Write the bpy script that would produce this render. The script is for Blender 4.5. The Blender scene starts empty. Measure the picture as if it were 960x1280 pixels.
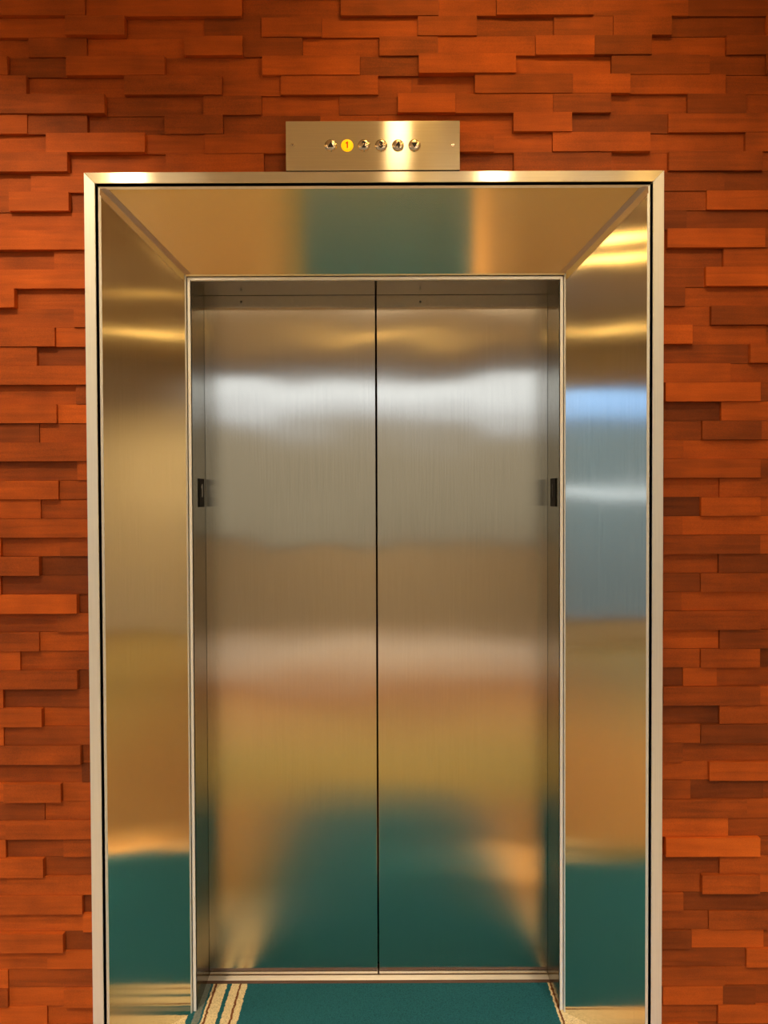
import bpy, bmesh, math, random
from mathutils import Vector, Matrix
random.seed(7)
SC = bpy.context.scene
COL = SC.collection

# ------------------------------------------------------------------ camera
CAMP = Vector((0.0231, -2.1232, 1.5139)); PIT = -0.0195; ROL = -0.0038; FPX = 1000.0
Fv = Vector((0, math.cos(PIT), math.sin(PIT))); Rv = Vector((1, 0, 0)); Uv = Rv.cross(Fv)
cr, sr = math.cos(ROL), math.sin(ROL)
Rv, Uv = Rv * cr + Uv * sr, -Rv * sr + Uv * cr
def ray(px, py): return Fv + Rv * ((px - 480) / FPX) + Uv * ((640 - py) / FPX)
def at_y(px, py, y):
    d = ray(px, py); return CAMP + d * ((y - CAMP.y) / d.y)
def at_z(px, py, z=0.0):
    d = ray(px, py); return CAMP + d * ((z - CAMP.z) / d.z)
def at_x(px, py, x):
    d = ray(px, py); return CAMP + d * ((x - CAMP.x) / d.x)
cd = bpy.data.cameras.new('camera'); cam = bpy.data.objects.new('camera', cd); COL.objects.link(cam)
cd.sensor_fit = 'VERTICAL'; cd.sensor_height = 36.0; cd.lens = FPX * 36.0 / 1280.0
cd.clip_start = 0.02
M = Matrix((Rv, Uv, -Fv)).transposed().to_4x4(); M.translation = CAMP
cam.matrix_world = M
SC.camera = cam

# ------------------------------------------------------------------ helpers
def obj(name, bm, mat, parent=None, smooth=False, recalc=True):
    if recalc: bmesh.ops.recalc_face_normals(bm, faces=bm.faces)
    me = bpy.data.meshes.new(name); bm.to_mesh(me); bm.free()
    for m in (mat if isinstance(mat, (list, tuple)) else [mat]): me.materials.append(m)
    if smooth:
        for p in me.polygons: p.use_smooth = True
    o = bpy.data.objects.new(name, me); COL.objects.link(o)
    if parent:
        o.parent = parent
        o.matrix_parent_inverse = Matrix.Translation(-parent.location)
    return o
def thing(name, label, cat, loc=(0, 0, 0), group=None):
    o = bpy.data.objects.new(name, None); COL.objects.link(o); o.location = loc
    o.empty_display_size = 0.05
    o['label'] = label; o['category'] = cat
    if group: o['group'] = group
    return o
def struct(name, bm, mat, **k):
    o = obj(name, bm, mat, **k); o['kind'] = 'structure'; return o
def hexa(bm, a, b):      # a, b: two rings of four points
    v = [bm.verts.new(p) for p in list(a) + list(b)]
    fs = [(0, 1, 2, 3), (7, 6, 5, 4), (0, 4, 5, 1), (1, 5, 6, 2), (2, 6, 7, 3), (3, 7, 4, 0)]
    return [bm.faces.new([v[i] for i in f]) for f in fs]
def box(bm, x0, x1, y0, y1, z0, z1):
    return hexa(bm, [(x0, y0, z0), (x1, y0, z0), (x1, y1, z0), (x0, y1, z0)],
                [(x0, y0, z1), (x1, y0, z1), (x1, y1, z1), (x0, y1, z1)])
def bevel(bm, w, seg=1):
    bmesh.ops.bevel(bm, geom=list(bm.edges), offset=w, segments=seg, affect='EDGES', profile=0.5, clamp_overlap=True)
def lathe(bm, prof, cx, cy, cz, axis='y', n=28):
    """prof: list of (r, h); h runs along -axis direction given"""
    rings = []
    for r, h in prof:
        ring = []
        for i in range(n):
            a = 2 * math.pi * i / n
            if axis == 'y': p = (cx + r * math.cos(a), cy + h, cz + r * math.sin(a))
            else: p = (cx + r * math.cos(a), cy + r * math.sin(a), cz + h)
            ring.append(bm.verts.new(p))
        rings.append(ring)
    for a, b in zip(rings, rings[1:]):
        for i in range(n): bm.faces.new((a[i], a[(i + 1) % n], b[(i + 1) % n], b[i]))
    bm.faces.new(rings[0]); bm.faces.new(rings[-1][::-1])

# ------------------------------------------------------------------ materials
def mat(name):
    m = bpy.data.materials.new(name); m.use_nodes = True
    nt = m.node_tree; return m, nt, nt.nodes, nt.links, nt.nodes['Principled BSDF']
def simple(name, col, rough=0.5, metal=0.0, emit=None, es=0.0):
    m, nt, N, L, P = mat(name)
    P.inputs['Base Color'].default_value = (*col, 1); P.inputs['Roughness'].default_value = rough
    P.inputs['Metallic'].default_value = metal
    if emit: P.inputs['Emission Color'].default_value = (*emit, 1); P.inputs['Emission Strength'].default_value = es
    return m
def math_node(N, L, op, a, b=None, c=None):
    n = N.new('ShaderNodeMath'); n.operation = op
    for i, v in enumerate((a, b, c)):
        if v is None: continue
        if isinstance(v, (int, float)): n.inputs[i].default_value = v
        else: L.new(v, n.inputs[i])
    return n.outputs[0]
def steel(name, spread, col=(.72, .69, .61), rough=0.22, aniso=0.75, wave=0.0, grain=0.035, metal=1.0):
    """brushed stainless steel; spread: direction in which reflections smear (across the brush lines)"""
    m, nt, N, L, P = mat(name)
    tc = N.new('ShaderNodeTexCoord')
    mp = N.new('ShaderNodeMapping'); L.new(tc.outputs['Object'], mp.inputs['Vector'])
    sc = [900, 900, 900]
    brush = {'x': 2, 'z': 0, 'y': 0}[spread]
    sc[brush] = 6
    mp.inputs['Scale'].default_value = sc
    nz = N.new('ShaderNodeTexNoise'); L.new(mp.outputs[0], nz.inputs['Vector']); nz.inputs['Scale'].default_value = 1; nz.inputs['Detail'].default_value = 2
    r = math_node(N, L, 'MULTIPLY_ADD', nz.outputs['Fac'], grain * 2, rough - grain)
    L.new(r, P.inputs['Roughness'])
    cr_ = N.new('ShaderNodeValToRGB'); L.new(nz.outputs['Fac'], cr_.inputs['Fac'])
    cr_.color_ramp.elements[0].position = .25; cr_.color_ramp.elements[1].position = .75
    cr_.color_ramp.elements[0].color = (*[c * .93 for c in col], 1); cr_.color_ramp.elements[1].color = (*[min(1, c * 1.05) for c in col], 1)
    L.new(cr_.outputs['Color'], P.inputs['Base Color'])
    P.inputs['Metallic'].default_value = metal
    P.inputs['Anisotropic'].default_value = aniso
    cv = N.new('ShaderNodeCombineXYZ')
    t = {'x': (1, 0, 0), 'z': (0, 0, 1), 'y': (0, 1, 0)}[spread]
    for i in range(3): cv.inputs[i].default_value = t[i]
    L.new(cv.outputs[0], P.inputs['Tangent'])
    if wave:
        n2 = N.new('ShaderNodeTexNoise'); n2.inputs['Scale'].default_value = 2.4; n2.inputs['Detail'].default_value = 1
        mp2 = N.new('ShaderNodeMapping'); L.new(tc.outputs['Object'], mp2.inputs['Vector']); mp2.inputs['Scale'].default_value = (1.0, 1, 1.3)
        L.new(mp2.outputs[0], n2.inputs['Vector'])
        b = N.new('ShaderNodeBump'); b.inputs['Strength'].default_value = 1.0; b.inputs['Distance'].default_value = wave
        L.new(n2.outputs['Fac'], b.inputs['Height']); L.new(b.outputs[0], P.inputs['Normal'])
    return m

ST_DOOR = steel('brushed_steel_door', 'x', col=(.76, .73, .65), rough=.165, aniso=1.0, wave=.0028, grain=.015)
ST_SIDE = steel('brushed_steel_side', 'x', col=(.82, .79, .69), rough=.14, aniso=1.0, wave=.002, grain=.02)
ST_HEAD = steel('brushed_steel_header', 'z', col=(.80, .74, .62), rough=.18, aniso=1.0, grain=.02)
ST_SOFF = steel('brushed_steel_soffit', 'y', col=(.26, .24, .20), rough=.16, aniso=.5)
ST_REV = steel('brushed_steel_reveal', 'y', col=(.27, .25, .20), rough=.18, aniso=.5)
ST_CASV = steel('satin_steel_upright', 'x', col=(.90, .94, .92), rough=.40, aniso=.4, metal=.4)
ST_CASH = steel('satin_steel_top', 'z', col=(.90, .84, .68), rough=.20, aniso=1.0, metal=.7)
ST_PLATE = steel('brushed_steel_plate', 'z', col=(.88, .79, .58), rough=.16, aniso=1.0, grain=.02, metal=.72)
ST_TRIM = steel('polished_edge_steel', 'x', col=(.94, .99, 1.0), rough=.34, aniso=.2, metal=.12)
ST_SILL = simple('sill_nosing', (.98, .92, .80), .5, .15)
ST_SILLB = simple('sill_bronze', (.42, .26, .15), .35, .9)
ST_COVER = steel('mitre_cover_steel', 'x', col=(.62, .54, .42), rough=.22, aniso=.3)
CHROME = simple('chrome', (.80, .72, .62), .22, 1.0)
BLACK = simple('black_paint', (.008, .007, .006), .5)
GAPM = simple('dark_gap', (.02, .014, .008), .7)
DARKPL = simple('dark_plate', (.006, .006, .005), .6)
DARKPL.node_tree.nodes['Principled BSDF'].inputs['Specular IOR Level'].default_value = .1
SILLEDGE = simple('sill_edge_bronze', (.10, .045, .02), .5, .3)
LAMPY = simple('lit_amber_lens', (.9, .5, .02), .3, 0, (1.0, .55, .0), .9)
REDM = simple('red_numeral', (.6, .01, .0), .4, 0, (.8, .01, 0), .25)
SHAFT = simple('shaft_black', (.004, .004, .004), .9)

def wood_mat():
    m, nt, N, L, P = mat('stained_wood_blocks')
    at = N.new('ShaderNodeAttribute'); at.attribute_name = 'shade'
    tc = N.new('ShaderNodeTexCoord')
    # every block shifts the grain pattern by its own tone value, so no two blocks continue each other
    off = N.new('ShaderNodeVectorMath'); off.operation = 'MULTIPLY_ADD'
    L.new(at.outputs['Color'], off.inputs[0]); off.inputs[1].default_value = (7, 3, 11); L.new(tc.outputs['Object'], off.inputs[2])
    mp = N.new('ShaderNodeMapping'); L.new(off.outputs[0], mp.inputs['Vector']); mp.inputs['Scale'].default_value = (5, 40, 70)
    g = N.new('ShaderNodeTexNoise'); L.new(mp.outputs[0], g.inputs['Vector']); g.inputs['Scale'].default_value = 1; g.inputs['Detail'].default_value = 5; g.inputs['Distortion'].default_value = .6
    mp2 = N.new('ShaderNodeMapping'); L.new(off.outputs[0], mp2.inputs['Vector']); mp2.inputs['Scale'].default_value = (9, 9, 9)
    b = N.new('ShaderNodeTexNoise'); L.new(mp2.outputs[0], b.inputs['Vector']); b.inputs['Scale'].default_value = 1; b.inputs['Detail'].default_value = 3
    f = N.new('ShaderNodeTexNoise'); L.new(tc.outputs['Object'], f.inputs['Vector']); f.inputs['Scale'].default_value = 420; f.inputs['Detail'].default_value = 1
    sep = N.new('ShaderNodeSeparateColor'); L.new(at.outputs['Color'], sep.inputs[0])
    v = math_node(N, L, 'MULTIPLY_ADD', g.outputs['Fac'], .30, sep.outputs[0])
    v = math_node(N, L, 'MULTIPLY_ADD', b.outputs['Fac'], .34, v)
    v = math_node(N, L, 'MULTIPLY_ADD', f.outputs['Fac'], .22, v)
    v = math_node(N, L, 'SUBTRACT', v, .43)
    r = N.new('ShaderNodeValToRGB'); L.new(v, r.inputs['Fac'])
    e = r.color_ramp.elements
    e[0].position = 0; e[0].color = (.065, .018, .005, 1)
    e[1].position = 1; e[1].color = (.92, .215, .022, 1)
    x = e.new(.38); x.color = (.26, .056, .009, 1)
    x = e.new(.68); x.color = (.58, .115, .012, 1)
    L.new(r.outputs['Color'], P.inputs['Base Color'])
    P.inputs['Roughness'].default_value = .62
    P.inputs['Specular IOR Level'].default_value = .25
    bp = N.new('ShaderNodeBump'); bp.inputs['Strength'].default_value = .35; bp.inputs['Distance'].default_value = .002
    L.new(g.outputs['Fac'], bp.inputs['Height']); L.new(bp.outputs[0], P.inputs['Normal'])
    return m
WOOD = wood_mat()

# ------------------------------------------------------------------ measures (from the photo)
W, H = 0.535, 2.1405          # clear opening: half width, height
S, D = 0.195, 0.207           # splay: sideways and in depth
R = 0.170                     # straight reveal behind the splay
C = 0.0346                    # from splay outer edge to casing outer edge
DY = D + R                    # door face
U0 = S + C
XO, ZO = W + U0, H + U0       # casing outer edges

# ------------------------------------------------------------------ block wall
rows = {
0:[-40,(109,2),(303,1.5),(426,.5),(548,1.5),(620,1.2),(741,1.6),(860,1),(980,.8)],
1:[-20,(84,1),(158,2),(255,.3),(327,.6),(402,1),(522,.6),(596,1.3),(692,.5),(766,1),(839,1.2),(957,.4),(1030,1)],
2:[-60,(36,.2),(109,1),(231,.4),(304,1.5),(378,.8),(474,.2),(547,1.1),(669,.9),(743,1.2),(814,1.3),(908,.3),(1000,1)],
3:[-60,(12,1.7),(84,.6),(207,1.5),(328,.4),(450,1.3),(523,.7),(644,1.9),(764,.3),(887,1),(957,.5),(1040,1)],
4:[-60,(35,1.6),(156,.2),(278,1.4),(351,.6),(473,1.1),(515,.2),(593,.25),(715,1.5),(787,1.4),(907,.9),(1000,.4)],
5:[-60,(133,1.9),(254,.4),(327,.9),(424,.3),(497,.6),(569,1.7),(691,1.3),(763,1.35),(859,.3),(932,1),(1010,.4)],
6:[-60,(36,1.5),(110,1.2),(206,.2),(279,1.1),(400,.4),(473,.5),(547,.5),(641,.3),(714,1.7),(835,.5),(960,1),(1030,.4)],
7:[-60,(60,.5),(183,1.9),(256,.8),(378,1),(569,.5),(617,1.4),(690,.8),(812,1.4),(931,.3),(1010,1)],
8:[-60,(87,2),(207,.3),(330,.9),(450,.3),(546,.5),(642,.2),(764,1.1),(835,.3),(952,1.3),(1030,.6)],
}
left = {
9:[(39,.5),(160,1)],10:[(13.5,.8),(88,1.7),(160,.3)],11:[(160,.6)],12:[(160,1.7)],13:[(68,.3),(160,.9)],14:[(160,1.5)],
15:[(21,1.9),(160,.4)],16:[(93,.6),(160,1.2)],17:[(70,1.4),(160,.8)],18:[(47,1.1),(160,.25,-.22)],19:[(160,1.4)],
20:[(95,.3),(160,.9)],21:[(72,1.3),(160,.7,.1)],22:[(49,.8,-.2),(160,.5)],23:[(160,1.4)],24:[(96.6,.3),(160,.9,-.12)],25:[(74,1.2),(160,.6)],
26:[(51,.8),(160,.4)],27:[(160,1.3,-.08)],28:[(2,1.2),(74,.4),(160,.6)],29:[(51,1.6),(160,.2,-.2)],30:[(2,1.1),(160,.5,-.15)],
31:[(98,1.7),(160,.2,-.2)],32:[(72,.3),(160,1.1,-.1)],33:[(50,1.2),(160,.7)],34:[(26,1),(160,.5)],35:[(98,1.4),(160,.3,-.15)],
36:[(5,1.1),(76.5,.4,-.1),(160,.6,-.12)],37:[(54,1.5),(160,.3)],38:[(6,1.2),(160,.8)],39:[(102,1.4,-.1),(160,.2,-.2)],40:[(102,.3),(160,.7,-.25)],
41:[(6.5,.9),(78,1.6),(160,.6,-.1)],42:[(56,.8,-.12),(160,.5)],43:[(8,1),(160,1.2,-.1)],44:[(8,1),(79,.3,-.08),(160,.7)],45:[(56,1.6),(160,.3,-.15)],
46:[(9,.7),(160,.9)],47:[(104,1.3,-.12),(160,.2,-.2)],48:[(104,.4),(160,1,.1)],49:[(81,1.7),(160,.4,-.2)],50:[(59,.6),(160,.8)],
51:[(10.5,.9),(160,.6,-.12)],52:[(11,1.2),(81,.6),(160,1.4)],53:[(59,.8),(160,.3)],
}
right = {
9:[(906,.7,-.12),(1000,.5,-.1)],10:[(883,.5,-.1),(1000,1)],11:[(859,.6,-.12),(1000,.3,-.1)],12:[(832.7,.2),(954.5,1.5,.1),(1000,1)],13:[(904,.3),(1000,1,.1)],
14:[(880.6,.6),(1000,1.5,.1)],15:[(856,1),(1000,.4,.1)],16:[(888,.4,.1),(1000,1.3)],17:[(864,1.6,.12),(958.5,.5,.15),(1000,.1)],18:[(936,.6,-.15),(1000,1.5,.1)],
19:[(912,1.3,.05),(1000,.5)],20:[(830.5,.2),(949,1.5,.1),(1000,1)],21:[(901,.2,-.15),(1000,1,.1)],22:[(877,.5,-.05),(951,1.2,-.1),(1000,.9)],
23:[(854,1),(1000,.5,.1)],24:[(828,.1),(949,1.5),(1000,.9)],25:[(899,.4,.1),(1000,.9,.05)],26:[(875,.6,-.25),(949,1.4,.1),(1000,.7)],27:[(853,.9),(1000,.7,.05)],
28:[(828,.2),(949,1.3,-.1),(1000,1,.1)],29:[(898,.4,.1),(1000,.9,-.05)],30:[(875,.8),(949,1.2),(1000,1)],31:[(852,.8),(1000,.5,.1)],32:[(828,.2),(949,1.4,.05),(1000,.7,.1)],
33:[(899,.4,.15),(1000,1,-.2)],34:[(875,.7,.1),(949,1.2,-.05),(1000,.6,-.15)],35:[(854,.4,-.15),(896.5,.6,.1),(1000,.3)],36:[(828,.1),(949,1.3),(1000,1)],
37:[(899,.3,-.15),(1000,.9,.12)],38:[(875,1,.1),(1000,1.3,-.1)],39:[(853,1.1,.05),(1000,.4,.08)],40:[(885.6,.5),(1000,1.3,.08)],41:[(863,.8,-.05),(955,.5,-.08),(1000,.2)],
42:[(933,1.1,-.08),(1000,.8)],43:[(910,.9,.12),(1000,.6,-.1)],44:[(830.5,.2),(948,1.7,.2),(1000,.9,-.1)],45:[(899,.4,-.12),(1000,.9)],46:[(876,.5,-.12),(948,1.6),(1000,.8,.12)],
47:[(854,1,-.08),(1000,.4,-.12)],48:[(885.6,.6,-.02),(1000,.9,-.12)],49:[(864,1.1,-.12),(955,.6,.12),(1000,.3)],50:[(932,.6,-.05),(1000,1.2,.15)],51:[(906,1),(1000,.6,-.05)],
52:[(828,.2),(903,1.1,.02),(944,1,-.1),(1000,.6)],53:[(896.6,.5),(1000,1.2,.15)],54:[(872.5,1.1,.05),(1000,.5)],
}
YB = 0.040                      # wall backing plane
LV = 0.0135                     # depth of one level
PITCH = (at_y(0, 22, .02).z - at_y(0, 1260, .02).z) / 52.0
ZR0 = at_y(0, 22, .02).z        # bottom of row 0
CEIL = 3.05
YR, XLW, XRW = -6.3, -5.2, 6.0
def build_wall():
    B3 = {}
    for nm in ('wall_back', 'wall_left_of_frame', 'wall_right_of_frame'):
        b_ = bmesh.new(); B3[nm] = (b_, b_.loops.layers.float_color.new('shade'))
    def pick(x0, z0):
        return B3['wall_back' if z0 >= ZO - .0035 else ('wall_left_of_frame' if x0 < 0 else 'wall_right_of_frame')]
    def blk(x0, x1, z0, z1, lvl, tone):
        yf = YB - .003 - lvl * LV
        g = .0004
        bm, lay = pick(x0, z0)
        fs = box(bm, x0 + g, x1 - g, yf, YB + .004, z0 + g, z1 - g)
        c = (max(0, min(1, tone)), random.random(), random.random(), 1)
        for f in fs:
            for l in f.loops: l[lay] = c
    def put(x0, x1, z0, z1, lvl, dt=0.0):
        tone = .50 + .05 * (lvl - .8) + random.uniform(-.10, .10) + dt * .85  # recessed blocks get a darker tone: shade put into the colour
        xi0, xi1 = -XO + .004, XO - .004
        zt = ZO - .003
        z0 = max(z0, 0); 
        if z1 <= z0: return
        if z1 <= zt:                      # beside the casing
            if x1 <= xi0 or x0 >= xi1: blk(x0, x1, z0, z1, lvl, tone)
            else:
                if x0 < xi0: blk(x0, xi0, z0, z1, lvl, tone)
                if x1 > xi1: blk(xi1, x1, z0, z1, lvl, tone)
        elif z0 >= zt: blk(x0, x1, z0, z1, lvl, tone)
        else:                             # the row cut by the casing's top edge
            a, b = max(x0, xi0), min(x1, xi1)
            if b > a + .002: blk(a, b, zt, z1, lvl, tone)
            if x0 < xi0: blk(x0, min(x1, xi0), z0, z1, lvl, tone)
            if x1 > xi1: blk(max(x0, xi1), x1, z0, z1, lvl, tone)
    XL, XR = -2.6, 2.6
    def rnd_left(x, z0, z1):
        while x > XL:
            n = random.choice((.155, .205, .257)); put(max(x - n, XL), x, z0, z1, random.choice((.3, .5, .8, 1, 1.3, 1.6))); x -= n
    def rnd_right(x, z0, z1):
        while x < XR:
            n = random.choice((.155, .205, .257)); put(x, min(x + n, XR), z0, z1, random.choice((.3, .5, .8, 1, 1.3, 1.6))); x += n
    k = -10
    while True:
        z0 = ZR0 - k * PITCH; z1 = z0 + PITCH
        if z1 <= 0: break
        if z0 >= CEIL: k += 1; continue
        z1 = min(z1, CEIL)
        zm = (z0 + z1) / 2
        pyc = 10 + 24.2 * k if k < 9 else 228 + (k - 9) * 23.75
        def X(px, lvl=1): return at_y(px, pyc, YB - lvl * LV).x
        if k in rows:
            r = rows[k]; x = X(r[0]); rnd_left(x, z0, z1)
            for e in r[1:]:
                x2 = X(e[0]); put(x, x2, z0, z1, e[1], -.10 * max(0, (e[0] - 640) / 320)); x = x2  # darkens rightwards: the fall-off of light is put into the tone
            rnd_right(x, z0, z1)
        elif k in left or k in right:
            n = random.choice((.16, .21, .26))
            l = left.get(k, [(70, .6), (160, 1)]); x1 = X(l[0][0]); x0 = min(x1 - n, X(-25)); rnd_left(x0, z0, z1)
            x = x0
            for e in l:
                x2 = X(e[0]); put(x, x2, z0, z1, e[1], e[2] if len(e) > 2 else 0); x = x2
            x = .70
            for e in right.get(k, [(870, .6), (1000, 1)]):
                x2 = X(e[0]); put(x, x2, z0, z1, e[1], (e[2] if len(e) > 2 else 0) - .05); x = x2  # whole right side a little darker: weaker light put into the tone
            rnd_right(x, z0, z1)
        else:
            rnd_left(0, z0, z1); rnd_right(0, z0, z1)
        k += 1
    # backing with a hole for the surround
    for (x0, x1, z0, z1) in ((XLW, -XO + .004, 0, ZO - .003), (XO - .004, XRW, 0, ZO - .003), (XLW, XRW, ZO - .003, CEIL)):
        bm, lay = pick(x0, z0)
        fs = box(bm, x0, x1, YB, YB + .06, z0, z1)
        for f in fs:
            for l in f.loops: l[lay] = (.12, .5, .5, 1)
    for nm in B3: struct(nm, B3[nm][0], WOOD)
build_wall()

# ------------------------------------------------------------------ elevator surround
sur = thing('elevator_surround', 'brushed steel splayed elevator frame with mitred corners set in the wood block wall', 'elevator frame', (0, 0, 0))
def prof_side(sg, ring, ztop_of_u, name, m, bev=.0):
    """extrude a (u, y) ring up the jamb; the top is cut along the mitre"""
    bm = bmesh.new()
    lo = [bm.verts.new((sg * (W + u), y, 0)) for u, y in ring]
    hi = [bm.verts.new((sg * (W + u), y, H + u)) for u, y in ring]
    n = len(ring)
    bm.faces.new(lo); bm.faces.new(hi[::-1])
    for i in range(n): bm.faces.new((lo[i], lo[(i + 1) % n], hi[(i + 1) % n], hi[i]))
    if bev:
        bmesh.ops.recalc_face_normals(bm, faces=bm.faces); bevel(bm, bev)
    return obj(name, bm, m, sur)
def prof_head(ring, name, m, bev=.0):
    bm = bmesh.new()
    a = [bm.verts.new((-(W + u), y, H + u)) for u, y in ring]
    b = [bm.verts.new((W + u, y, H + u)) for u, y in ring]
    n = len(ring)
    bm.faces.new(a); bm.faces.new(b[::-1])
    for i in range(n): bm.faces.new((a[i], a[(i + 1) % n], b[(i + 1) % n], b[i]))
    if bev:
        bmesh.ops.recalc_face_normals(bm, faces=bm.faces); bevel(bm, bev)
    return obj(name, bm, m, sur)
cas = [(S + .0052, 0), (U0, 0), (U0, YB + .05), (S + .0052, YB + .05)]
gap = [(S - .012, .030), (S + .006, .030), (S + .006, .05), (S - .012, .05)]
k = S / D
def spl(t): return (t, D - (t / S) * (D - .012))
p0, p1 = spl(.014), spl(S - .004)
pan = [p0, p1, (p1[0] + .004, p1[1] + .006), (p0[0] + .006, p0[1] + .010)]
lip = [(S - .0055, .0135), (S + .0005, .0105), (S + .002, .030), (S - .003, .030)]
tri = [(0, D - .004), (.0092, D - .004), (.0092, D + .02), (0, D + .02)]
ste = [(.0098, D - .011), (.0165, D - .0155), (.0175, D - .003), (.0098, D + .01)]
rev = [(-.0005, D + .006), (.006, D + .006), (.006, DY - .004), (-.0005, DY - .004)]
for sg in (-1, 1):
    prof_side(sg, cas, None, 'casing', ST_CASV, .0012)
    prof_side(sg, gap, None, 'shadow_gap', GAPM)
    prof_side(sg, pan, None, 'jamb_panel', ST_SIDE)
    prof_side(sg, lip, None, 'panel_lip', ST_CASV)
    prof_side(sg, ste, None, 'edge_step', ST_CASV)
    prof_side(sg, tri, None, 'inner_trim', ST_TRIM, .0006)
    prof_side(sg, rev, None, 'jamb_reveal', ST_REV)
prof_head(cas, 'casing', ST_CASH, .0012)
prof_head(gap, 'shadow_gap', GAPM)
prof_head(pan, 'header_panel', ST_HEAD)
prof_head(lip, 'panel_lip', ST_CASH)
prof_head(ste, 'edge_step', ST_CASH)
prof_head(tri, 'inner_trim', ST_TRIM, .0006)
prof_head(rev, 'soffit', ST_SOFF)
# two-legged cover strips on the mitres
for sg in (-1, 1):
    bm = bmesh.new()
    A = Vector((sg * (W + .016), spl(.016)[1], H + .016)); u2 = S - .002
    B = Vector((sg * (W + u2), spl(u2)[1], H + u2))
    q = math.hypot(S, D)
    ns = Vector((-sg * D / q, -S / q, 0)); nh = Vector((0, -S / q, -D / q))
    w_ = .0205; t = .0014
    dz = Vector((0, 0, -w_)); dx = Vector((-sg * w_, 0, 0))
    apex = (ns + nh) * .0062
    for dv, nn in ((dz, ns), (dx, nh)):
        hexa(bm, [A, A + dv, A + dv + nn * t, A + apex], [B, B + dv, B + dv + nn * t, B + apex])
    obj('mitre_cover', bm, ST_COVER, sur)
# landing plates on the reveals
def text_mesh(s, size, depth):
    cu = bpy.data.curves.new('txt', 'FONT'); cu.body = s; cu.size = size; cu.extrude = depth
    cu.align_x = 'CENTER'; cu.align_y = 'CENTER'; cu.resolution_u = 3; cu.offset = size * .03
    o = bpy.data.objects.new('txt', cu); COL.objects.link(o)
    bpy.context.view_layer.update()
    me = bpy.data.meshes.new_from_object(o.evaluated_get(bpy.context.evaluated_depsgraph_get()))
    bpy.data.objects.remove(o); bpy.data.curves.remove(cu)
    return me
LT = simple('pale_metal_numeral', (.55, .50, .42), .35, 1.0)
def put_text(s, size, depth, mtx, m, name, parent):
    if s == '1':                      # numeral with a flag, as engraved on the panel
        bm = bmesh.new(); q = size * .36
        out = [(-.12, -1), (.26, -1), (.26, 1), (-.02, 1), (-.16, .78), (-.48, .62), (-.48, .34), (-.12, .48)]
        f = [bm.verts.new((x * q, y * q, depth)) for x, y in out]; g = [bm.verts.new((x * q, y * q, -depth)) for x, y in out]
        bm.faces.new(f); bm.faces.new(g[::-1])
        for i in range(8): bm.faces.new((f[i], g[i], g[(i + 1) % 8], f[(i + 1) % 8]))
        bmesh.ops.recalc_face_normals(bm, faces=bm.faces)
        me = bpy.data.meshes.new(name); bm.to_mesh(me); bm.free()
    else: me = text_mesh(s, size, depth)
    me.name = name; me.transform(mtx)
    me.materials.clear(); me.materials.append(m)
    o = bpy.data.objects.new(name, me); COL.objects.link(o); o.parent = parent
    return o
for sg, pxa, pxb, pya, pyb in ((-1, 248, 254.6, 598, 633.5), (1, 695.5, 689, 597.5, 633)):
    xs = sg * (W - .0006)
    a = at_x(pxa, pya, xs); b = at_x(pxb, pyb, xs)
    y0, y1 = sorted((a.y, b.y)); y0 = max(y0, D + .03); y1 = min(y1, DY - .02)
    z0, z1 = b.z, a.z
    bm = bmesh.new(); box(bm, sg * (W - .0035), sg * (W + .001), y0, y1, z0, z1) if sg > 0 else box(bm, sg * (W + .001), sg * (W - .0035), y0, y1, z0, z1)
    bevel(bm, .001)
    pl = obj('jamb_plate', bm, DARKPL, sur); pl['label'] = 'small dark plate on the door reveal'
    mt = Matrix.Translation((sg * (W - .0036), (y0 + y1) / 2 , z0 + (z1 - z0) * .58)) @ Matrix.Rotation(-sg * math.pi / 2, 4, 'Z') @ Matrix.Rotation(math.pi / 2, 4, 'X')
    put_text('1', .055, .0008, mt, LT if sg < 0 else BLACK, 'raised_numeral', pl)
sur_children = sur

# ------------------------------------------------------------------ door leaves and sill
def leaf(sg, label):
    t = thing('elevator_door', label, 'elevator door', (sg * .28, DY, 0.0045))
    bm = bmesh.new(); x0, x1 = (.0024, .565)
    if sg < 0: x0, x1 = -x1, -x0
    box(bm, x0, x1, DY, DY + .035, .0045, H + .03); bevel(bm, .0012, 2)
    obj('door_panel', bm, ST_DOOR, t)
    return t
for sg, lab, hx in ((-1, 'left brushed steel leaf of the closed elevator doors', 301.5), (1, 'right brushed steel leaf of the closed elevator doors', 525.3)):
    t = leaf(sg, lab)
    p = at_y(hx, 377.3, DY)
    bm = bmesh.new(); lathe(bm, [(.0034, .0003), (.0034, -.0006), (.0024, -.0006), (.0022, -.0002)], p.x, DY, p.z, 'y', 16)
    obj('release_hole', bm, BLACK, t)
YS = at_z(475, 1229, 0).y
sill = thing('door_sill', 'bright metal threshold strip along the bottom of the elevator doors', 'threshold', (0, YS, 0))
YN = at_z(475, 1224.5, .002).y
bm = bmesh.new()            # threshold with a rounded nosing
prof = [(DY + .06, -.018), (DY + .06, .0025), (DY - .002, .0025)]
for q in range(1, 7):
    th = q / 6 * math.pi / 2
    prof.append((YN + .012 - .012 * math.sin(th), -.0075 + .010 * math.cos(th)))
prof.append((YN, -.018))
va = [bm.verts.new((-W, y, z)) for y, z in prof]; vb = [bm.verts.new((W, y, z)) for y, z in prof]
bm.faces.new(va); bm.faces.new(vb[::-1])
for q in range(len(prof)):
    f = bm.faces.new((va[q], va[(q + 1) % len(prof)], vb[(q + 1) % len(prof)], vb[q])); f.smooth = q in range(2, 9)
for f in bm.faces:
    if f.smooth: f.material_index = 1
obj('sill_plate', bm, [ST_SILLB, ST_SILL], sill)
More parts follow.
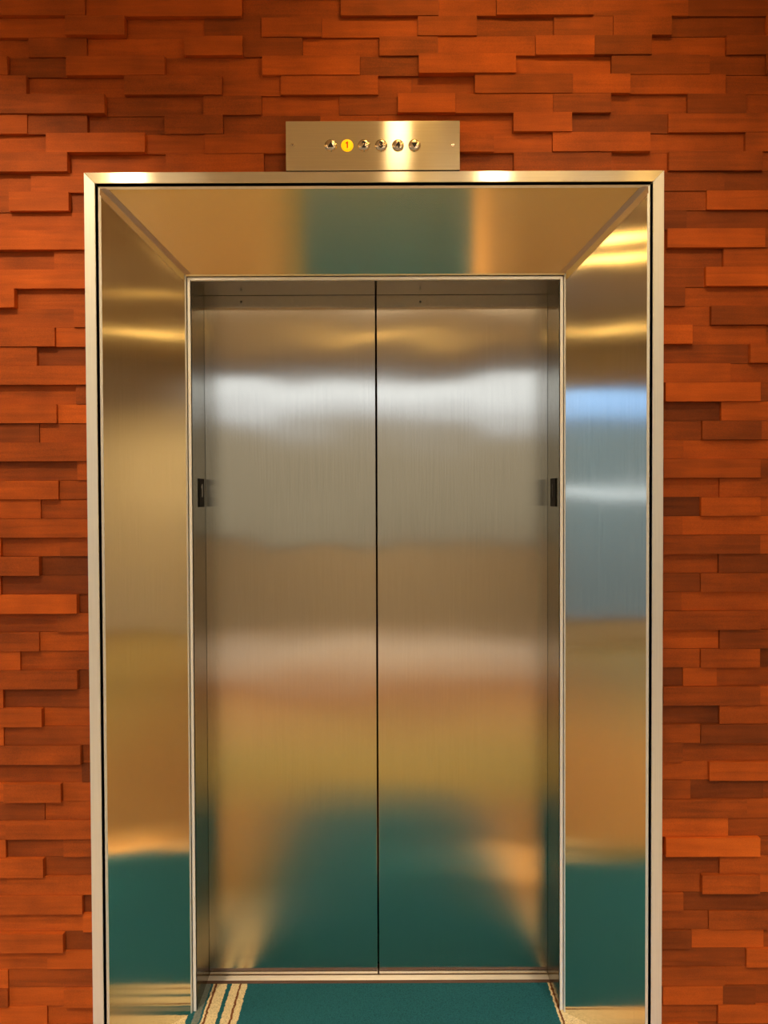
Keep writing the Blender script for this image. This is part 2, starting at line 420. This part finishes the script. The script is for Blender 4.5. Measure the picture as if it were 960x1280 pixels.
bm = bmesh.new(); box(bm, -W, W, YS, YN - .0002, -.018, .0006); obj('front_edge', bm, SILLEDGE, sill)
bm = bmesh.new()
for (x0, x1, y0, y1, z0, z1) in ((-.95, .95, .62, .66, 0, 2.7), (-.99, -.95, .10, .66, 0, 2.7), (.95, .99, .10, .66, 0, 2.7), (-.99, .99, .10, .66, 2.66, 2.7), (-.99, .99, DY + .07, .66, -.02, 0.0)):
    box(bm, x0, x1, y0, y1, z0, z1)
struct('wall_shaft', bm, SHAFT)

# ------------------------------------------------------------------ floor indicator
a = at_y(357, 151.5, -.003); b = at_y(575, 213, -.003)
PX0, PX1, PZ1, PZ0 = a.x, b.x, a.z, ZO + .0012
ind = thing('floor_indicator', 'brushed steel plate with six round call lights above the elevator frame', 'indicator panel', ((PX0 + PX1) / 2, 0, PZ0))
YP = -.003
bm = bmesh.new(); box(bm, PX0, PX1, YP, .0105, PZ0, PZ1); bevel(bm, .0010, 2)
obj('faceplate', bm, ST_PLATE, ind)
for i, (bx, sym) in enumerate(((413.5, 'up'), (434, '1'), (455, '2'), (476.5, '3'), (497.5, '4'), (518, 'down'))):
    c = at_y(bx, 182, YP); rr = .0142
    bm = bmesh.new()
    prof = [(rr + .0018, .0005), (rr + .0018, -.0008), (rr, -.0016), (rr, -.0020)]
    for j in range(1, 8):
        th = j / 8 * math.pi / 2
        prof.append((rr * math.cos(th) * .98 + .0002, -.0020 - .0030 * math.sin(th)))
    lathe(bm, prof, c.x, YP, c.z, 'y', 32)
    lamp = obj('indicator_lamp', bm, LAMPY if sym == '1' else CHROME, ind, smooth=True)
    if sym == '1': lamp['label'] = 'lit amber indicator lamp reading 1'
    yt = YP - .0049
    if sym in ('up', 'down'):
        s = 1 if sym == 'up' else -1
        bm = bmesh.new(); h = .0082
        tri3 = [(-h, -h * .72 * s), (h, -h * .72 * s), (0, h * .95 * s)]
        f = [bm.verts.new((c.x + x, yt - .0006, c.z + z)) for x, z in tri3]; g = [bm.verts.new((c.x + x, yt + .0022, c.z + z)) for x, z in tri3]
        bm.faces.new(f); bm.faces.new(g[::-1])
        for q in range(3): bm.faces.new((f[q], f[(q + 1) % 3], g[(q + 1) % 3], g[q]))
        obj('arrow_symbol', bm, BLACK, lamp)
    else:
        put_text(sym, .0225, .0016, Matrix.Translation((c.x, yt, c.z)) @ Matrix.Rotation(math.pi / 2, 4, 'X'), REDM if sym == '1' else BLACK, 'numeral', lamp)
for sx in (365.8, 565.8):
    c = at_y(sx, 181.5, YP)
    bm = bmesh.new(); lathe(bm, [(.0042, .0004), (.0042, -.0006), (.0034, -.0014), (.0014, -.0016), (.0013, -.0008)], c.x, YP, c.z, 'y', 20)
    sc_ = obj('screw', bm, CHROME, ind)
    bm = bmesh.new(); lathe(bm, [(.0015, -.0009), (.0015, -.00175)], c.x, YP, c.z, 'y', 6)
    obj('socket', bm, BLACK, sc_)
# children were built in world coordinates
bpy.context.view_layer.update()
for o in list(COL.objects):
    p = o.parent
    if p and o.type == 'MESH':
        top = p
        while top.parent: top = top.parent
        if p is top: o.matrix_parent_inverse = Matrix.Translation(-top.location)
        else: o.matrix_parent_inverse = Matrix.Identity(4)

# ------------------------------------------------------------------ carpet floor
def carpet():
    m, nt, N, L, P = mat('striped_carpet')
    tc = N.new('ShaderNodeTexCoord'); sp = N.new('ShaderNodeSeparateXYZ'); L.new(tc.outputs['Object'], sp.inputs[0])
    X, Y = sp.outputs[0], sp.outputs[1]
    # ragged woven stripe edges
    mp = N.new('ShaderNodeMapping'); L.new(tc.outputs['Object'], mp.inputs['Vector']); mp.inputs['Scale'].default_value = (30, 55, 1)
    w = N.new('ShaderNodeTexNoise'); L.new(mp.outputs[0], w.inputs['Vector']); w.inputs['Scale'].default_value = 1; w.inputs['Detail'].default_value = 4; w.inputs['Roughness'].default_value = .75
    xw = math_node(N, L, 'MULTIPLY_ADD', w.outputs['Fac'], .016, X); xw = math_node(N, L, 'SUBTRACT', xw, .008)
    # stripes measured along the sill (x in metres)
    def fx(px): return at_z(px, 1229, 0).x
    cream = (.84, .72, .44); teal = (.020, .135, .175); rust = (.20, .075, .03); grey = (.20, .25, .24); dk = (.012, .035, .04); tan = (.34, .19, .07)
    segs = [(-9, tan), (fx(212), cream), (fx(249), teal), (fx(257), grey), (fx(260), teal), (fx(262), grey), (fx(264.5), teal), (fx(267), cream), (fx(269.5), rust), (fx(270.8), cream), (fx(273), rust), (fx(274.3), cream),
            (fx(284.3), teal), (fx(287.6), cream), (fx(292.7), dk), (fx(294.6), cream), (fx(299.5), rust), (fx(301.2), cream), (fx(309.5), teal),
            (fx(682.5), cream), (fx(685), rust), (fx(687), cream), (fx(703), cream), (fx(716), teal), (fx(718), cream), (fx(727), tan)]
    lo, hi = -.80, .80
    ramp = N.new('ShaderNodeValToRGB'); ramp.color_ramp.interpolation = 'CONSTANT'
    f = math_node(N, L, 'MULTIPLY_ADD', xw, 1 / (hi - lo), -lo / (hi - lo)); L.new(f, ramp.inputs['Fac'])
    e = ramp.color_ramp.elements
    e[0].position = 0; e[0].color = (*segs[0][1], 1)
    e[1].position = (segs[1][0] - lo) / (hi - lo); e[1].color = (*segs[1][1], 1)
    for x, c in segs[2:]:
        n = e.new((x - lo) / (hi - lo)); n.color = (*c, 1)
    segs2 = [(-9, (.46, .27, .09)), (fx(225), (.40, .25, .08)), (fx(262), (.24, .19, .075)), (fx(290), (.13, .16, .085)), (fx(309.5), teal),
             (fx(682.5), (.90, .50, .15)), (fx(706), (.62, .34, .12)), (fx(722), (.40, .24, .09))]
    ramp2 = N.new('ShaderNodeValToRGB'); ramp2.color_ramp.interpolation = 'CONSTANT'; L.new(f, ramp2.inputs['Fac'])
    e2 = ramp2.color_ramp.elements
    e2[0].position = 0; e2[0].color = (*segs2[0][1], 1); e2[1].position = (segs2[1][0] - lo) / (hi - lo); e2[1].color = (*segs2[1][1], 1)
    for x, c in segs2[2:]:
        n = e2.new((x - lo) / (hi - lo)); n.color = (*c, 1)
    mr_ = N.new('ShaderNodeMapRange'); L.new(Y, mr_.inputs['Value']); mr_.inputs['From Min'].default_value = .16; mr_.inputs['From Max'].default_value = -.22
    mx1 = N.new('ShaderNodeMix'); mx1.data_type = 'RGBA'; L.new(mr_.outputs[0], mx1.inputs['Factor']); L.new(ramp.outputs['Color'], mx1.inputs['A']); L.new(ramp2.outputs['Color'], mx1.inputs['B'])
    # the plain field further into the lobby
    far = N.new('ShaderNodeValToRGB'); far.color_ramp.interpolation = 'LINEAR'
    fy = math_node(N, L, 'MULTIPLY', Y, -1 / 8.0); L.new(fy, far.inputs['Fac'])
    fe = far.color_ramp.elements
    fe[0].position = 0; fe[0].color = (.36, .30, .08, 1)
    fe[1].position = 1; fe[1].color = (.62, .54, .46, 1)
    for pos, c in ((.22, (.38, .31, .12)), (.32, (.43, .29, .13)), (.40, (.47, .26, .13)), (.50, (.56, .44, .34)), (.6, (.62, .54, .46))):
        n = fe.new(pos); n.color = (*c, 1)
    mx = N.new('ShaderNodeMix'); mx.data_type = 'RGBA'
    k_ = N.new('ShaderNodeMapRange'); k_.interpolation_type = 'SMOOTHSTEP'
    L.new(Y, k_.inputs['Value']); k_.inputs['From Min'].default_value = -.75; k_.inputs['From Max'].default_value = -1.5
    L.new(k_.outputs[0], mx.inputs['Factor']); L.new(mx1.outputs['Result'], mx.inputs['A']); L.new(far.outputs['Color'], mx.inputs['B'])
    # loop pile
    v = N.new('ShaderNodeTexVoronoi'); v.inputs['Scale'].default_value = 330; L.new(tc.outputs['Object'], v.inputs['Vector'])
    n3 = N.new('ShaderNodeTexNoise'); n3.inputs['Scale'].default_value = 160; L.new(tc.outputs['Object'], n3.inputs['Vector'])
    val = math_node(N, L, 'MULTIPLY_ADD', v.outputs['Distance'], -.5, 1.1); val = math_node(N, L, 'MULTIPLY_ADD', n3.outputs['Fac'], .5, math_node(N, L, 'SUBTRACT', val, .2))
    hs = N.new('ShaderNodeHueSaturation'); L.new(mx.outputs['Result'], hs.inputs['Color']); L.new(val, hs.inputs['Value'])
    L.new(hs.outputs[0], P.inputs['Base Color']); P.inputs['Roughness'].default_value = .95; P.inputs['Specular IOR Level'].default_value = .1
    b = N.new('ShaderNodeBump'); b.inputs['Strength'].default_value = .6; b.inputs['Distance'].default_value = .002
    L.new(v.outputs['Distance'], b.inputs['Height']); L.new(b.outputs[0], P.inputs['Normal'])
    return m
bm = bmesh.new(); box(bm, XLW - .1, XRW + .1, YR - .1, YS + .0, -.06, 0)
box(bm, XLW - .1, XRW + .1, YS, .66, -.08, -.021)
struct('floor', bm, carpet())

# ------------------------------------------------------------------ lobby behind the camera (seen in the steel)
def paint(name, col, rough=.8, sc=3.0, amt=.12):
    m, nt, N, L, P = mat(name)
    tc = N.new('ShaderNodeTexCoord'); n = N.new('ShaderNodeTexNoise'); n.inputs['Scale'].default_value = sc; n.inputs['Detail'].default_value = 4; L.new(tc.outputs['Object'], n.inputs['Vector'])
    r = N.new('ShaderNodeValToRGB'); L.new(n.outputs['Fac'], r.inputs['Fac'])
    r.color_ramp.elements[0].color = (*[c * (1 - amt) for c in col], 1); r.color_ramp.elements[1].color = (*[min(1, c * (1 + amt)) for c in col], 1)
    L.new(r.outputs['Color'], P.inputs['Base Color']); P.inputs['Roughness'].default_value = rough
    return m
WALLM = paint('tan_plaster', (.64, .56, .36))
CEILM = paint('warm_ceiling', (.62, .50, .30))
FRAMEM = simple('window_frame_grey', (.20, .19, .17), .5)
GLASS = simple('clear_glass', (1, 1, 1), 0.0)
GLASS.node_tree.nodes['Principled BSDF'].inputs['Transmission Weight'].default_value = 1
GLASS.node_tree.nodes['Principled BSDF'].inputs['IOR'].default_value = 1.02
bm = bmesh.new(); box(bm, XLW - .1, XRW + .1, YR - .1, .10, CEIL, CEIL + .1); struct('ceiling', bm, CEILM)
bm = bmesh.new(); box(bm, XRW, XRW + .1, YR - .1, .10, 0, CEIL); struct('wall_right', bm, WALLM)
# rear wall with a wide window
WX0, WX1, WZ0, WZ1 = -3.4, 3.4, .95, 2.97
bm = bmesh.new()
for q in ((XLW - .1, WX0, 0, CEIL), (WX1, XRW + .1, 0, CEIL), (WX0, WX1, 0, WZ0), (WX0, WX1, WZ1, CEIL)): box(bm, q[0], q[1], YR - .1, YR, q[2], q[3])
struct('wall_rear', bm, paint('grey_tan_plaster', (.46, .42, .33)))
# left wall with a window
VY0, VY1, VZ0, VZ1 = -2.9, -.4, .25, 2.62
bm = bmesh.new()
for q in ((YR - .1, VY0, 0, CEIL), (VY1, .10, 0, CEIL), (VY0, VY1, 0, VZ0), (VY0, VY1, VZ1, CEIL)): box(bm, XLW - .1, XLW, q[0], q[1], q[2], q[3])
struct('wall_left', bm, WALLM)
def window(name, axis, a0, a1, z0, z1, c, n):
    bm = bmesh.new()
    def bar(p0, p1, q0, q1):
        if axis == 'x': box(bm, p0, p1, c - .03, c + .03, q0, q1)
        else: box(bm, c - .03, c + .03, p0, p1, q0, q1)
    bar(a0, a1, z0, z0 + .05); bar(a0, a1, z1 - .04, z1)
    for i in range(n + 1):
        p = a0 + (a1 - a0 - .04) * i / n; bar(p, p + .04, z0 + .05, z1 - .04)
    fr = struct(name, bm, FRAMEM)
    bm = bmesh.new()
    if axis == 'x': box(bm, a0 + .01, a1 - .01, c - .003, c + .003, z0 + .02, z1 - .02)
    else: box(bm, c - .003, c + .003, a0 + .01, a1 - .01, z0 + .02, z1 - .02)
    obj('window_pane', bm, GLASS, fr)
window('window_1', 'x', WX0, WX1, WZ0, WZ1, YR - .05, 3)
window('window_2', 'y', VY0, VY1, VZ0, VZ1, XLW - .05, 2)

# ------------------------------------------------------------------ downlights, some of them added to light the floor
WARM = (1.0, .74, .44)
LENS = simple('downlight_lens', (1, .9, .7), .5, 0, (1.0, .58, .15), 26.0)
LENS2 = simple('dim_downlight_lens', (1, .9, .7), .5, 0, (1.0, .55, .12), 4.0)
TRIMW = simple('downlight_trim', (.7, .68, .62), .4)
# x, y, watts, cone in degrees, aim (x, y, z)
spots = [(-1.02, -1.10, 74, 84, (-1.15, 0, 1.25), .05), (.085, -1.10, 4, 84, (.05, 0, 1.4), .05), (.48, -1.10, 40, 84, (.85, 0, 1.2), .05),
         (.60, -.42, 520, 8, (.585, -.40, 0), .05), (.13, -.42, 110, 7, (.13, -.42, 0), .05),  # two narrow spots added to pool light on the carpet
         (-1.87, -.63, 14, 130, (-1.87, -.63, 0), .025), (-2.3, -.77, 14, 130, (-2.3, -.77, 0), .025), (-4.5, -1.4, 110, 130, (-4.5, -1.4, 0), .05),
         (3.2, -1.0, 14, 130, (3.2, -1, 0), .04), (4.6, -1.4, 330, 130, (5.2, -1.4, 0), .10),
         (-1.4, -2.2, 260, 74, (-1.4, -1.4, 0), .06), (1.4, -2.2, 260, 74, (1.4, -1.4, 0), .06), (0, -4.8, 330, 130, (0, -4.8, 0), .09)]  # the first two are added to brighten the floor
for i, (x, y, watt, cone, aim, rad) in enumerate(spots):
    t = thing('ceiling_downlight', 'round recessed warm downlight in the lobby ceiling', 'ceiling light', (x, y, CEIL), 'recessed lobby downlights')
    bm = bmesh.new(); kk = .7 if y == -1.10 else 1.0; lathe(bm, [(.125 * kk, 0), (.125 * kk, -.008), (.10 * kk, -.012), (.096 * kk, -.002)], x, y, CEIL, 'z', 28); obj('trim_ring', bm, TRIMW, t)
    bm = bmesh.new(); lathe(bm, [(.094 * kk, -.0125), (.094 * kk, -.014)], x, y, CEIL, 'z', 24); obj('lens', bm, LENS2 if x in (.085, 3.2) else LENS, t)
    for o in t.children: o.matrix_parent_inverse = Matrix.Translation(-t.location)
    ld = bpy.data.lights.new('downlight', 'SPOT'); ld.energy = watt; ld.color = WARM; ld.spot_size = math.radians(cone); ld.spot_blend = .7; ld.shadow_soft_size = rad
    lo_ = bpy.data.objects.new('downlight', ld); COL.objects.link(lo_); lo_.location = (x, y, CEIL - .03); lo_.rotation_euler = (Vector(aim) - Vector((x, y, CEIL - .03))).to_track_quat('-Z', 'Y').to_euler(); lo_.parent = t; lo_.matrix_parent_inverse = Matrix.Translation(-t.location)

FILLPANEL = simple('fill_panel_diffuser', (.9, .88, .8), .5, 0, (1.0, .78, .50), 7.0)
for x in (-1.7, .9):  # glowing panels added behind the camera as fill for the block wall
    t = thing('added_fill_panel', 'added flat fill light panel in a thin frame, out of view', 'ceiling light', (x, -3.0, CEIL), 'added fill light panels')
    bm = bmesh.new()
    for q in ((-.62, .62, -.32, -.30), (-.62, .62, .30, .32), (-.62, -.60, -.30, .30), (.60, .62, -.30, .30)): box(bm, x + q[0], x + q[1], -3.0 + q[2], -3.0 + q[3], CEIL - .02, CEIL)
    obj('frame', bm, TRIMW, t)
    bm = bmesh.new(); box(bm, x - .60, x + .60, -3.3, -2.7, CEIL - .014, CEIL - .002); obj('fill_diffuser', bm, FILLPANEL, t)
    for o in t.children: o.matrix_parent_inverse = Matrix.Translation(-t.location)

# ------------------------------------------------------------------ sky and town outside the windows
wd = bpy.data.worlds.new('outdoors'); SC.world = wd; wd.use_nodes = True
N, L = wd.node_tree.nodes, wd.node_tree.links
bg = N['Background']
tc = N.new('ShaderNodeTexCoord'); sp = N.new('ShaderNodeSeparateXYZ'); L.new(tc.outputs['Generated'], sp.inputs[0])
nz = N.new('ShaderNodeTexNoise'); nz.inputs['Scale'].default_value = 6; nz.inputs['Detail'].default_value = 3; L.new(tc.outputs['Generated'], nz.inputs['Vector'])
zz = math_node(N, L, 'MULTIPLY_ADD', nz.outputs['Fac'], .03, sp.outputs[2])
rp = N.new('ShaderNodeValToRGB')
fz = math_node(N, L, 'MULTIPLY_ADD', zz, .5, .5); L.new(fz, rp.inputs['Fac'])
e = rp.color_ramp.elements
e[0].position = 0; e[0].color = (.10, .085, .06, 1)
e[1].position = 1; e[1].color = (.55, .75, 1.0, 1)
for el, c in ((-.10, (.22, .18, .12)), (.0, (.30, .25, .17)), (.09, (.34, .28, .19)), (.103, (.32, .30, .27)), (.107, (.62, .63, .66)), (.125, (.72, .75, .80)), (.14, (.98, 1.03, 1.08)), (.22, (1.0, 1.05, 1.12)), (.35, (2.0, 2.3, 2.7))):
    n = e.new(.5 + el * .5); n.color = (*c, 1)
# bluer towards the left of the lobby
mr = N.new('ShaderNodeMapRange'); L.new(sp.outputs[0], mr.inputs['Value']); mr.inputs['From Min'].default_value = -.6; mr.inputs['From Max'].default_value = -.9
tint = N.new('ShaderNodeMix'); tint.data_type = 'RGBA'; tint.blend_type = 'MULTIPLY'
L.new(mr.outputs[0], tint.inputs['Factor']); L.new(rp.outputs['Color'], tint.inputs['A']); tint.inputs['B'].default_value = (.55, .95, 1.6, 1)
# bright strip added along the horizon on that side, to streak the right panel
st = math_node(N, L, 'ABSOLUTE', math_node(N, L, 'ADD', sp.outputs[2], -.004))
st = math_node(N, L, 'LESS_THAN', st, .0045)
st = math_node(N, L, 'MULTIPLY', st, mr.outputs[0])
mx = N.new('ShaderNodeMix'); mx.data_type = 'RGBA'; L.new(st, mx.inputs['Factor']); L.new(tint.outputs['Result'], mx.inputs['A']); mx.inputs['B'].default_value = (1.1, 1.25, 1.4, 1)
L.new(mx.outputs['Result'], bg.inputs['Color']); bg.inputs['Strength'].default_value = 1.25

SC.view_settings.view_transform = 'Standard'
SC.view_settings.look = 'None'
SC.view_settings.exposure = 0.0
SC.view_settings.gamma = 1.0
